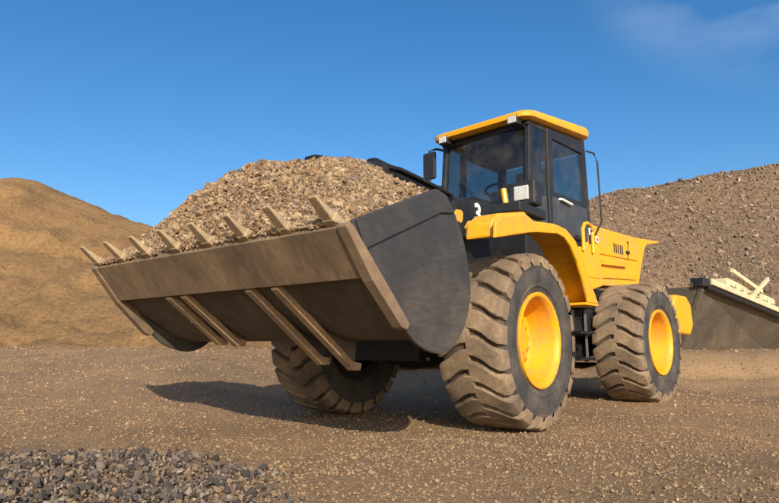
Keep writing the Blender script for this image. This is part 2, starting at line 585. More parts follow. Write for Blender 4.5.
n = 7000
sx = RNG.uniform(-26, 2, n)
sy = RNG.uniform(13.5, 30, n)
k = (np.abs(sx) < 0.66 * sy + 5) & (RNG.uniform(0, 1, n) < 0.25 + 0.9 * sstep(22, 14, sy) + fbm(sx * 0.4, sy * 0.4, 87, 3) * 0.8)
sx, sy = sx[k], sy[k]
ss = np.clip(RNG.lognormal(math.log(0.020), 0.5, len(sx)), 0.01, 0.09)
me = rocks('clods', np.stack([sx, sy, sand_z(sx, sy) * 0.965 + 0.36 + ss * 0.2], 1), ss, pick([(0.30, 0.175, 0.075), (0.23, 0.13, 0.055), (0.36, 0.22, 0.10), (0.17, 0.10, 0.045)], len(sx)), 1.0)
tag(link('clods', me, sand), kind='stuff')

# right: tall pile of crushed stone
def pile_z(x, y):
    crest = np.interp(x, [-2, 2, 5, 8.6, 10.3, 12.8, 16.1, 22, 30, 45], [0.2, 3.2, 5.2, 6.45, 6.85, 7.45, 7.95, 8.6, 8.8, 4])
    b0 = 14.6 + 2.6 * sstep(6.0, 9.0, x)
    t = np.clip((y - b0) / (24 - b0), 0, 1)
    prof = np.interp(t, [0, 0.08, 0.3, 0.6, 0.9, 1], [0, 0.05, 0.28, 0.60, 0.93, 1])
    z = crest * prof
    z = np.where(y > 24.6, crest - (y - 24.6) * 0.6, z)
    z = z + (fbm(x * 0.35, y * 0.35, 41, 5, 0.55) * 0.6) * sstep(0.02, 0.3, t) * (0.4 + 0.6 * sstep(1.0, 0.8, t))
    return np.maximum(z, -0.5)
pile = link('gravel_mound', grid_mesh('gravel_mound', np.arange(-2, 45, 0.25), np.arange(13.8, 38, 0.25), lambda x, y: pile_z(x, y) + 0.25, M['mound']))
tag(pile, 'tall brown crushed stone mound rising at the right behind the loader', 'mound', kind='structure')

PAL_PILE = [(0.19, 0.135, 0.09), (0.25, 0.18, 0.125), (0.13, 0.092, 0.064), (0.29, 0.215, 0.15), (0.21, 0.145, 0.095), (0.24, 0.165, 0.105)]
n = 64000
px = RNG.uniform(1.5, 27, n)
py = RNG.uniform(14.4, 25.6, n)
k = (pile_z(px, py) > 0.05) & (px < 1.2 * py * 0.66 + 4)
px, py = px[k], py[k]
ps = np.clip(RNG.lognormal(math.log(0.036), 0.50, len(px)), 0.016, 0.17)
me = rocks('mound_stones', np.stack([px, py, pile_z(px, py) + 0.25 + ps * 0.15], 1), ps, pick(PAL_PILE, len(px)), 1.2)
tag(link('mound_stones', me, pile), kind='stuff')

# pebbles lying all over the yard
PAL_G = [(0.285, 0.188, 0.102), (0.30, 0.205, 0.118), (0.25, 0.162, 0.088), (0.28, 0.186, 0.104), (0.21, 0.138, 0.08), (0.32, 0.228, 0.138), (0.29, 0.187, 0.098)]
PAL_GREY = [(0.13, 0.104, 0.083), (0.18, 0.145, 0.114), (0.075, 0.06, 0.05), (0.25, 0.207, 0.162), (0.18, 0.125, 0.078), (0.10, 0.082, 0.07), (0.21, 0.15, 0.09), (0.055, 0.046, 0.04)]
def scatter(n, y0, y1, half0, half1):
    y = np.sqrt(RNG.uniform(0, 1, n) * (y1 ** 2 - y0 ** 2) + y0 ** 2)
    hw = half0 + (half1 - half0) * (y - y0) / (y1 - y0)
    return RNG.uniform(-1, 1, n) * hw, y
parts = []
for n, y0, y1, h0, h1, s, sg in ((52000, 2.0, 6.2, 2.9, 5.6, 0.0062, 0.42), (30000, 6.0, 11.5, 5.5, 9.5, 0.0098, 0.42), (9000, 11.0, 17.0, 9, 14, 0.016, 0.45)):
    x, y = scatter(n, y0, y1, h0, h1)
    sz = np.clip(RNG.lognormal(math.log(s), sg, n), s * 0.45, s * 2.6)
    dens = fbm(x * 0.8, y * 0.8, 77, 3) + 0.5
    k = RNG.uniform(0, 1, n) < 0.35 + 0.9 * dens
    parts.append((x[k], y[k], sz[k]))
x = np.concatenate([p[0] for p in parts])
y = np.concatenate([p[1] for p in parts])
sz = np.concatenate([p[2] for p in parts])
me = rocks('pebbles', np.stack([x, y, gz(x, y) + sz * 0.22], 1), sz, pick(PAL_G, len(x)), 0.5)
tag(link('pebbles', me, ground), kind='stuff')

# coarse grey crushed stone spread in the foreground, thick at the left, thin at the right
def patch_mask(x, y):
    e = fbm(x * 1.4, y * 1.4, 91, 4) * 0.55
    a = sstep(0.0, 0.5, 4.05 + e * 0.5 - 0.02 * (x + 1.5) - y) * sstep(0.0, 0.5, -0.55 + e - x + 0.35 * (3.0 - y))
    b = sstep(0.0, 0.35, 3.25 + e * 0.9 + 0.25 * (x - 1.4) - y) * sstep(0.3, 1.1, x + e) * 0.12
    return np.maximum(a, b)
n = 76000
x = RNG.uniform(-4.6, 4.2, n)
y = RNG.uniform(1.6, 4.6, n)
k = RNG.uniform(0, 1, n) < patch_mask(x, y) * 0.75
x, y = x[k], y[k]
sz = np.clip(RNG.lognormal(math.log(0.0105), 0.48, len(x)), 0.0042, 0.030)
sz = np.where(x > 0.1, sz * 0.7, sz)
lift = RNG.uniform(0, 0.022, len(x)) * (x < 0)
P = np.stack([x, y, gz(x, y) + sz * 0.3 + lift], 1)
C = np.where((x < 0.1)[:, None], pick(PAL_GREY, len(x), 0.2), pick(PAL_G, len(x), 0.2) * 0.72)
vis = (x < 0.1) & (np.abs(x) < 0.647 * y + 0.02) & (y > 2.72)
score = np.where(vis, sz / y, 0)
order = np.argsort(-score)
big, rest = order[:290], order[290:]
me = rocks('crushed_stones', P[rest], sz[rest], C[rest], 0.9)
tag(link('crushed_stones', me, ground), kind='stuff')
# the larger grey stones, each on its own
shared = stone_meshes('stone', PAL_GREY, 32)
for i in big:
    o = link('stone', shared[int(RNG.integers(0, 32))], ground, P[i])
    o.rotation_euler = (RNG.normal(0, 0.7), RNG.normal(0, 0.7), RNG.uniform(0, 6.28))
    o.scale = (sz[i],) * 3

# ------------------------------------------------------------------ wheel loader
A_F, A_R, WB = 0.6756, 0.7516, 3.3
O = Vector((0.2634, 5.9363, 0))
def fwd(a): return Vector((-math.sin(a), -math.cos(a), 0))
HINGE = O - fwd(A_F) * (WB / 2)
RZ_F = math.atan2(-math.cos(A_F), -math.sin(A_F))
RZ_R = math.atan2(-math.cos(A_R), -math.sin(A_R))
loader = link('wheel_loader', None, None, HINGE)
tag(loader, 'large yellow and black wheel loader carrying a bucket heaped with gravel', 'wheel loader')
FR = dict(parent=loader, loc=O - HINGE, rz=RZ_F)      # front frame: x forward, y left, origin under the front axle
RR = dict(parent=loader, loc=(0, 0, 0), rz=RZ_R)      # rear frame: origin under the hinge
OFFF = O - HINGE

# --- wheels
R_T, R_RIM, HW = 0.743, 0.392, 0.30
def make_tyre():
    b = MB()
    prof = [(0.235, 0.385), (0.275, 0.40), (0.302, 0.46), (0.312, 0.53), (0.306, 0.60), (0.292, 0.655), (0.262, 0.690), (0.15, 0.702), (0.0, 0.705)]
    full = prof + [(-y, r) for y, r in prof[-2::-1]]
    mis = []
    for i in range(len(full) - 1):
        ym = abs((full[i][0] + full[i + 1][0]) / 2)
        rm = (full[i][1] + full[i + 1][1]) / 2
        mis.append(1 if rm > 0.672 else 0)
    b.lathe_y(full, 72, mis=mis)
    # raised bead ring and rib on the sidewall
    for s in (-1, 1):
        b.lathe_y([(s * 0.300, 0.448), (s * 0.311, 0.455), (s * 0.312, 0.470), (s * 0.304, 0.478)], 72, mi=0)
        b.lathe_y([(s * 0.304, 0.612), (s * 0.311, 0.618), (s * 0.308, 0.628), (s * 0.300, 0.634)], 72, mi=0)
    for s in (-1, 1):
        for k in range(44):
            a = 2 * math.pi * (k + 0.5) / 44
            V = []
            for r, q, yy in ((0.636, 0.016, 0.299), (0.668, 0.016, 0.287)):
                for sg, ly in ((-1, 0.0), (-1, 0.011), (1, 0.011), (1, 0.0)):
                    V.append((r * math.cos(a + sg * q), s * (yy + ly), r * math.sin(a + sg * q)))
            b.add(V, [(0, 1, 5, 4), (1, 2, 6, 5), (2, 3, 7, 6), (0, 3, 2, 1), (4, 5, 6, 7)], 0)
    NL = 22
    pitch = 2 * math.pi / NL
    # wavy lugs, from the shoulder to the centre line on each side
    for s in (-1, 1):
        for k in range(NL):
            t0 = k * pitch + (0.5 * pitch if s > 0 else 0)
            st = [(0.314, 0.630, 0.682, 0.00), (0.306, 0.66, 0.722, 0.01), (0.270, 0.68, R_T - 0.004, 0.03), (0.205, 0.69, R_T, 0.10), (0.14, 0.69, R_T, 0.20), (0.07, 0.69, R_T, 0.27), (-0.015, 0.69, R_T, 0.29)]
            V, Fq = [], []
            for j, (yy, r0, r1, dt) in enumerate(st):
                c = t0 + dt * 0.62
                wdt = pitch * (0.435 if j > 1 else 0.40)
                wtop = wdt - 0.020
                for (r, q) in ((r0, -wdt), (r1, -wtop), (r1, wtop), (r0, wdt)):
                    V.append((r * math.cos(c + q), s * yy, r * math.sin(c + q)))
            for j in range(len(st) - 1):
                a = j * 4
                for e in range(3):
                    Fq.append((a + e, a + e + 1, a + e + 5, a + e + 4))
            Fq.append((0, 1, 2, 3))
            e = (len(st) - 1) * 4
            Fq.append((e + 3, e + 2, e + 1, e))
            b.add(V, Fq, 2)
    return b

def make_rim():
    b = MB()
    prof = [(0.18, 0.405), (0.262, 0.402), (0.284, R_RIM + 0.012), (0.290, R_RIM), (0.284, 0.372), (0.262, 0.352), (0.235, 0.345), (0.06, 0.325), (0.030, 0.315), (0.020, 0.300), (0.020, 0.10), (0.020, 0.0)]
    b.lathe_y(prof, 64)
    b.lathe_y([(-0.27, 0.40), (-0.27, 0.30), (-0.05, 0.28), (-0.05, 0.0)], 48, mi=1)
    return b

def make_hub():
    b = MB()
    b.lathe_y([(0.01, 0.190), (0.06, 0.186), (0.07, 0.175), (0.075, 0.12), (0.105, 0.112), (0.112, 0.10), (0.112, 0.0)], 40)
    return b

def make_bolts():
    b = MB()
    for k in range(16):
        a = 2 * math.pi * k / 16
        cx, cz = 0.245 * math.cos(a), 0.245 * math.sin(a)
        V = [(cx + 0.020 * math.cos(j * math.pi / 3), y, cz + 0.020 * math.sin(j * math.pi / 3)) for y in (0.018, 0.055) for j in range(6)]
        b.add(V, [tuple(range(6, 12))] + [(j, (j + 1) % 6, (j + 1) % 6 + 6, j + 6) for j in range(6)])
    return b

def local(frame, x, y, z):
    rz = frame['rz']
    return Vector(frame['loc']) + Vector((x * math.cos(rz) - y * math.sin(rz), x * math.sin(rz) + y * math.cos(rz), z))

Z0 = 1.306 - 0.29
proto = None
for frame, x, side, roll in ((FR, 0, 1, 0.1), (FR, 0, -1, 0.5), (RR, -WB / 2, 1, 0.23), (RR, -WB / 2, -1, 0.8)):
    loc = local(frame, x, side * Z0, R_T - 0.012)
    rz = frame['rz'] + (0 if side > 0 else math.pi)
    if proto is None:
        rim = make_rim().build('wheel', [M['rim'], M['chassis']], loader, smooth=True, ang=28)
        tb = make_tyre()
        tb.V = [(v[0], v[1] * 0.95, v[2]) for v in tb.V]
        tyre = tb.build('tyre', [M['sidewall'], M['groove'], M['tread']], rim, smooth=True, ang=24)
        bv = tyre.modifiers.new('bevel', 'BEVEL'); bv.width = 0.008; bv.segments = 1; bv.limit_method = 'ANGLE'; bv.angle_limit = math.radians(40)
        hub = make_hub().build('hub', M['rim'], rim, smooth=True, ang=30)
        bolts = tag(make_bolts().build('wheel_bolts', M['rim'], rim), kind='stuff')
        proto = rim
        wheel = rim
    else:
        wheel = proto.copy()
        COL.objects.link(wheel)
        for ch in list(proto.children):
            c = ch.copy()
            COL.objects.link(c)
            c.parent = wheel
    wheel.parent = loader
    wheel.location = loc
    wheel.rotation_euler = (0, roll, rz)
    wheel.rotation_mode = 'XYZ'

# --- bucket (front frame)
HB = 1.377
prof_o = [(2.50, 1.285), (2.30, 1.085), (2.08, 0.925), (1.97, 0.86), (1.80, 0.765), (1.62, 0.72), (1.46, 0.745), (1.345, 0.85), (1.275, 1.06), (1.325, 1.34), (1.44, 1.55), (1.57, 1.665)]
def smooth_poly(P, sub=4):
    out = []
    for i in range(len(P) - 1):
        p0, p1, p2, p3 = (Vector(P[max(i - 1, 0)]), Vector(P[i]), Vector(P[i + 1]), Vector(P[min(i + 2, len(P) - 1)]))
        for k in range(sub):
            t = k / sub
            q = 0.5 * ((2 * p1) + (p2 - p0) * t + (2 * p0 - 5 * p1 + 4 * p2 - p3) * t * t + (3 * p1 - p0 - 3 * p2 + p3) * t ** 3)
            out.append((q.x, q.y))
    return out + [tuple(P[-1])]
prof_o = prof_o[:2] + smooth_poly(prof_o[2:])
def offs(poly, d):
    out = []
    for i, p in enumerate(poly):
        a = Vector(poly[max(i - 1, 0)]); c = Vector(poly[min(i + 1, len(poly) - 1)])
        t = (c - a).normalized()
        nrm = Vector((t.y, -t.x))
        out.append((p[0] - nrm.x * d, p[1] - nrm.y * d))
    return out
prof_i = offs(prof_o, -0.028)
if prof_i[12][1] < prof_o[12][1]:
    prof_i = offs(prof_o, 0.028)
b = MB()
b.prism(prof_o + prof_i[::-1], -HB + 0.03, HB - 0.03)
bucket = b.build('bucket', M['shell'], bevel=0.006, **FR)
side_poly = [(2.50, 1.285), (2.30, 1.085)] + smooth_poly([(2.02, 0.80), (1.86, 0.685), (1.64, 0.632), (1.46, 0.69), (1.32, 0.84), (1.25, 1.06), (1.31, 1.34), (1.43, 1.55), (1.56, 1.665), (1.66, 1.685)]) + [(2.44, 1.355)]
for s in (1, -1):
    sp = MB().prism(side_poly, s * (HB - 0.031), s * HB).build('side_plate', M['side'], bucket, bevel=0.006)
    band = [(1.555, 1.66), (1.66, 1.68), (2.44, 1.352), (2.36, 1.20), (2.14, 1.30), (1.62, 1.53), (1.46, 1.555)]
    MB().prism(band, s * (HB - 0.004), s * (HB + 0.016)).build('side_band', M['side'], bucket, bevel=0.006)
    strip = [(2.475, 1.31), (2.02, 0.845), (1.985, 0.800), (2.015, 0.770), (2.06, 0.785), (2.32, 1.03), (2.538, 1.300), (2.51, 1.325)]
    MB().prism(strip, s * (HB - 0.045), s * (HB + 0.03)).build('corner_strip', M['edge'], bucket, bevel=0.005)
# cutting edge under the lip, proud of the floor
MB().prism([(2.525, 1.30), (2.505, 1.315), (2.43, 1.27), (2.45, 1.235), (2.30, 1.085), (2.285, 1.070), (2.315, 1.047)], -HB + 0.046, HB - 0.046).build('cutting_edge', M['edge'], bucket, bevel=0.005)
for kk in range(8):
    l = -HB + 0.06 + kk * (2 * HB - 0.16) / 7
    t = MB()
    base, mid, tip = Vector((2.385, l, 1.255)), Vector((2.535, l, 1.365)), Vector((2.665, l, 1.452))
    up = (-0.7, 0, 0.7)
    t.beam(base + Vector((-0.02, 0, 0.02)), mid, 0.105, 0.05, up, 0.09, 0.06)
    t.beam(mid - Vector((0.02, 0, 0.016)), tip, 0.082, 0.052, up, 0.06, 0.014)
    t.build('tooth', M['tooth'], bucket, bevel=0.008)
# skid runners welded below the floor, standing clear of the curved heel
for l, x1 in ((0.57, 1.52), (0.31, 1.57), (-0.44, 1.76), (-0.64, 1.78)):
    z1 = 1.035 + (x1 - 2.30) * 0.70
    r = MB()
    r.prism([(2.285, 1.075), (2.30, 1.035), (x1 + 0.05, z1 + 0.02), (x1 - 0.02, z1 + 0.02), (x1 - 0.03, z1 + 0.07), (x1 + 0.06, z1 + 0.085), (2.22, 1.045)], l - 0.034, l + 0.034)
    r.build('skid_runner', M['runner'], bucket, bevel=0.006)
    MB().prism([(x1 + 0.03, z1 + 0.05), (x1 + 0.0, 0.76), (x1 + 0.30, 0.86), (x1 + 0.30, z1 + 0.24)], l - 0.014, l + 0.014).build('gusset', M['shell'], bucket)
# back hinge brackets
for l in (-0.62, -0.42, 0.42, 0.62):
    MB().prism([(1.38, 0.82), (1.12, 0.74), (1.04, 0.84), (1.08, 0.96), (1.30, 1.08)], l - 0.025, l + 0.025).build('hinge_bracket', M['side'], bucket, bevel=0.006)

# --- boom, tilt linkage, front chassis
for s in (1, -1):
    arm = [(-0.78, 2.02), (-0.55, 2.12), (-0.05, 2.10), (0.42, 1.88), (0.78, 1.42), (1.18, 0.95), (1.20, 0.80), (1.06, 0.76), (0.92, 0.90), (0.55, 1.30), (0.22, 1.62), (-0.20, 1.76), (-0.62, 1.78), (-0.78, 1.86)]
    boom = MB().prism(arm, s * 0.50 - 0.045, s * 0.50 + 0.045).build('boom_arm', M['black'], bevel=0.01, **FR)
    MB().tube([(-0.62, s * 0.50 - 0.09, 1.94), (-0.62, s * 0.50 + 0.09, 1.94)], 0.075, 18).build('pivot_pin', M['black'], boom, smooth=True)
    if s > 0:
        BOOM = boom
    cyl = MB().tube([(-0.45, s * 0.36, 0.98), (0.20, s * 0.36, 1.28)], 0.062, 16).build('lift_cylinder', M['black'], smooth=True, **FR)
    MB().tube([(0.20, s * 0.36, 1.28), (0.62, s * 0.36, 1.47)], 0.034, 14).build('piston_rod', M['steel'], cyl, smooth=True)
bt = MB().tube([(0.52, -0.46, 1.50), (0.52, 0.46, 1.50)], 0.10, 18).build('boom_cross_tube', M['black'], smooth=True, **FR)
bell = MB().prism([(0.40, 1.42), (0.62, 1.38), (0.86, 1.66), (1.16, 2.08), (1.36, 2.16), (1.36, 2.29), (1.22, 2.31), (0.98, 2.20), (0.70, 1.90)], -0.19, -0.06).build('bellcrank', M['black'], bevel=0.012, **FR)
tc_ = MB().tube([(-0.60, 0.0, 2.25), (0.66, 0.0, 2.335), (0.72, 0.0, 2.34)], [0.085, 0.085, 0.06], 18).build('tilt_cylinder', M['black'], smooth=True, ang=40, **FR)
MB().tube([(0.70, 0.0, 2.325), (1.26, -0.02, 2.20)], 0.042, 14).build('piston_rod', M['steel'], tc_, smooth=True)
MB().tube([(0.55, 0.10, 2.34), (0.40, 0.11, 2.35), (0.1, 0.11, 2.33), (-0.5, 0.11, 2.28)], 0.022, 8).build('hose', M['plastic'], tc_, smooth=True)
ch = MB()
ch.box(-1.25, 0.55, -0.42, 0.42, 0.55, 1.05)
for s in (1, -1):
    ch.prism([(-0.95, 1.0), (0.40, 1.0), (0.15, 1.45), (-0.28, 2.18), (-0.80, 2.18), (-0.95, 1.6)], s * 0.30 - 0.03, s * 0.30 + 0.03)
ch.box(-0.85, -0.35, -0.27, 0.27, 1.5, 2.0)
ch.build('front_chassis', M['chassis'], bevel=0.012, **FR)
ax = MB().tube([(0, -0.80, R_T), (0, -0.45, R_T), (0, -0.28, R_T), (0, 0.28, R_T), (0, 0.45, R_T), (0, 0.80, R_T)], [0.15, 0.16, 0.24, 0.24, 0.16, 0.15], 20)
ax.build('front_axle', M['chassis'], smooth=True, **FR)

# white "3" and yellow mark on the boom's black side plate
def text_mesh(body, size, extrude):
    cu = bpy.data.curves.new('text', 'FONT')
    cu.body = body
    cu.size = size
    cu.extrude = extrude
    cu.offset = size * 0.028
    cu.align_x = 'CENTER'
    cu.align_y = 'CENTER'
    to = bpy.data.objects.new('text', cu)
    COL.objects.link(to)
    dg = bpy.context.evaluated_depsgraph_get()
    me = bpy.data.meshes.new_from_object(to.evaluated_get(dg))
    bpy.data.objects.remove(to)
    return me
me = text_mesh('3', 0.27, 0.003)
me.materials.clear()
me.materials.append(M['white'])
o = link('number_decal', me, BOOM, (-0.29, 0.549, 1.965))
o.rotation_euler = (math.pi / 2, 0, math.pi)
o['label'] = 'white figure 3 on the black boom arm'
MB().prism([(0.135, 1.915), (0.11, 1.945), (0.02, 1.955), (-0.01, 1.93), (0.0, 1.86), (0.03, 1.83), (0.11, 1.84), (0.14, 1.87)], 0.543, 0.552).build('yellow_decal', M['yellow'], BOOM)

# front fenders: folded sheet with a skirt along its outer edge
for s in (1, -1):
    top = [(0.72, 1.62), (0.66, 1.685), (0.30, 1.76), (0.18, 1.725), (-0.30, 1.775), (-0.50, 1.765), (-0.72, 1.69), (-0.93, 1.51), (-1.10, 1.28), (-1.22, 1.12)]
    inn = [(-1.17, 1.10), (-1.05, 1.26), (-0.885, 1.485), (-0.69, 1.655), (-0.49, 1.725), (-0.30, 1.735), (0.18, 1.687), (0.30, 1.72), (0.64, 1.645), (0.70, 1.60)]
    lo, hi = (1.00, 1.33)
    f = MB().prism(top + inn, s * lo, s * hi)
    fen = f.build('front_fender', M['yellow'], bevel=0.010, **FR)
    sk = [(0.84, 1.60), (0.74, 1.66), (0.30, 1.745), (0.16, 1.71), (-0.31, 1.76), (-0.50, 1.75), (-0.71, 1.675), (-0.92, 1.50), (-1.09, 1.27), (-1.24, 1.10),
          (-0.98, 1.10), (-0.87, 1.29), (-0.74, 1.47), (-0.60, 1.60), (-0.46, 1.665), (-0.30, 1.68), (0.12, 1.63), (0.30, 1.60), (0.85, 1.48)]
    MB().prism(sk, s * (hi - 0.0), s * (hi + 0.03)).build('skirt', M['yellow'], fen, bevel=0.008)
    blk = MB().prism([(0.80, 1.50), (0.78, 1.63), (0.66, 1.71), (0.22, 1.80), (0.17, 1.78), (0.15, 1.62)], s * 1.06, s * 1.30)
    blk.build('fender_box', M['yellow'], fen, bevel=0.02)
    MB().box(-1.25, -0.92, s * 0.99, s * 1.355, 1.075, 1.10).build('mud_edge', M['yellow'], fen, bevel=0.006)
    # headlamp on a short post
    MB().tube([(-0.17, s * 1.03, 1.74), (-0.17, s * 0.93, 1.92), (-0.17, s * 0.90, 2.14)], 0.028, 10).build('lamp_post', M['yellow'], fen, smooth=True)
    hl = MB().box(-0.50, -0.34, s * 0.86, s * 1.14, 2.00, 2.24)
    hb = hl.build('headlamp', M['plastic'], fen, bevel=0.02)
    hlen = MB().box(-0.345, -0.325, s * 0.925, s * 1.075, 2.05, 2.19).build('lens', M['lens'], fen, bevel=0.008)
    MB().box(-0.66, -0.10, s * 0.80, s * 1.10, 1.90, 1.99).build('lamp_shelf', M['plastic'], fen, bevel=0.01)
    MB().box(-0.62, -0.26, s * 0.84, s * 1.05, 1.765, 1.90).build('lamp_bracket', M['panel'], fen, bevel=0.01)

# --- rear frame
rc = MB()
rc.box(-3.0, -0.25, -0.52, 0.52, 0.55, 1.44)
rc.box(-1.75, -0.55, -0.70, 0.70, 0.80, 1.40)
rc.box(-0.3, 0.55, -0.2, 0.2, 0.6, 1.0)
rc.box(-1.15, 0.35, -0.62, 0.62, 1.44, 1.97)
rch = rc.build('rear_chassis', M['chassis'], bevel=0.015, **RR)
MB().tube([(0, 0, 0.50), (0, 0, 1.15)], 0.13, 18).build('hinge_pin', M['chassis'], rch, smooth=True)
for zz in (0.86, 1.0, 1.14, 1.28):
    MB().box(-1.72, -0.60, 0.70, 0.712, zz, zz + 0.05).build('louvre', M['black'], rch, bevel=0.004)
MB().tube([(-WB / 2, -0.80, R_T), (-WB / 2, -0.45, R_T), (-WB / 2, -0.28, R_T), (-WB / 2, 0.28, R_T), (-WB / 2, 0.45, R_T), (-WB / 2, 0.80, R_T)], [0.15, 0.16, 0.24, 0.24, 0.16, 0.15], 20).build('rear_axle', M['chassis'], smooth=True, **RR)
# engine hood with an overhanging tail
hood_poly = [(-1.22, 2.25), (-2.0, 2.26), (-2.75, 2.275), (-3.72, 2.34), (-3.74, 2.315), (-3.16, 2.21), (-3.06, 2.10), (-2.76, 1.58), (-2.2, 1.50), (-1.10, 1.45), (-1.10, 2.05)]
hood = MB().prism(hood_poly, -0.65, 0.65).build('engine_hood', M['yellow'], bevel=0.03, seg=3, **RR)
for s in (1, -1):
    MB().prism([(-1.42, 1.74), (-2.25, 1.78), (-2.25, 1.85), (-1.42, 1.81)], s * 0.640, s * 0.70).build('vent', M['yellow'], hood)
    MB().prism([(-1.36, 1.56), (-2.62, 1.63), (-2.72, 1.74), (-1.36, 1.70)], s * 0.645, s * 0.672).build('side_panel', M['yellow'], hood, bevel=0.008)
    MB().prism([(-1.36, 1.88), (-2.72, 1.92), (-2.92, 2.14), (-1.36, 2.12)], s * 0.645, s * 0.668).build('side_panel', M['yellow'], hood, bevel=0.008)
    MB().box(-2.40, -2.30, s * 0.668, s * 0.69, 1.98, 2.02).build('latch', M['black'], hood, bevel=0.004)
for kk in range(7):
    z = 1.62 + kk * 0.07
    xr = -2.80 - (z - 1.58) * 0.56
    MB().box(xr - 0.03, xr, -0.52, 0.52, z, z + 0.035).build('grille_slat', M['black'], hood)
for s in (1, -1):
    MB().box(-1.30, -1.275, s * 0.640, s * 0.654, 1.50, 2.20).build('panel_gap', M['black'], hood)
    MB().prism([(-2.36, 1.90), (-2.40, 2.17), (-2.42, 2.17), (-2.38, 1.90)], s * 0.660, s * 0.6705).build('panel_gap', M['black'], hood)
    for k in range(5):
        MB().box(-1.92 - k * 0.07, -1.885 - k * 0.07, s * 0.662, s * 0.6705, 1.95, 2.08).build('air_slot', M['black'], hood)
MB().tube([(-2.05, 0.2, 2.25), (-2.05, 0.2, 2.62), (-2.10, 0.2, 2.68)], 0.05, 14).build('exhaust_pipe', M['black'], hood, smooth=True)
cw = MB().prism([(-2.62, 0.86), (-2.62, 1.30), (-2.75, 1.40), (-3.18, 1.40), (-3.36, 1.28), (-3.40, 0.98), (-3.25, 0.84)], -1.17, 1.17)
cw.build('counterweight', M['yellow'], bevel=0.04, seg=3, **RR)
# side box, ladder and rails below the cab
for s in (1, -1):
    sb = MB().prism([(-0.42, 1.36), (-0.46, 1.84), (-0.90, 1.90), (-1.06, 1.90), (-1.10, 1.42), (-0.70, 1.33)], s * 0.63, s * 0.84).build('side_box', M['yellow'], bevel=0.02, **RR)
    MB().box(-1.00, -0.62, s * 0.838, s * 0.85, 1.50, 1.76).build('cover', M['yellow'], sb, bevel=0.006)
    loop = [(-0.55, 1.80), (-0.55, 2.06), (-0.60, 2.13), (-0.68, 2.15), (-0.76, 2.13), (-0.81, 2.06), (-0.81, 1.80)]
    MB().tube([(x, s * 0.86, z) for x, z in loop], 0.022, 10).build('grab_loop', M['yellow'], sb, smooth=True)
    for zz, ww in ((0.52, 0.40), (0.82, 0.42), (1.12, 0.44)):
        MB().box(-0.72, -0.36, s * 0.66, s * (0.66 + ww * 0.5), zz, zz + 0.035).build('step', M['black'], sb, bevel=0.005)
    MB().beam((-0.70, s * 0.76, 0.50), (-0.72, s * 0.74, 1.38), 0.03, 0.06).build('step_rail', M['black'], sb)
    MB().beam((-0.38, s * 0.76, 0.50), (-0.44, s * 0.74, 1.38), 0.03, 0.06).build('step_rail', M['black'], sb)
    MB().tube([(-0.18, s * 0.58, 0.66), (-0.18, s * 0.80, 0.66)], 0.075, 16).build('yellow_bracket', M['yellow'], sb, smooth=True)  # small yellow bracket stub near the steps, plain paint
# small service decals on the hood's front edge
MB().box(-1.26, -1.16, 0.652, 0.662, 2.10, 2.19).build('service_decal', M['white'], hood)
MB().box(-1.24, -1.20, 0.661, 0.668, 2.12, 2.17).build('service_mark', M['black'], hood)
MB().box(-1.40, -1.31, 0.670, 0.676, 2.02, 2.10).build('service_decal', M['white'], hood)
MB().box(-1.38, -1.34, 0.675, 0.680, 2.04, 2.08).build('service_mark', M['red'], hood)

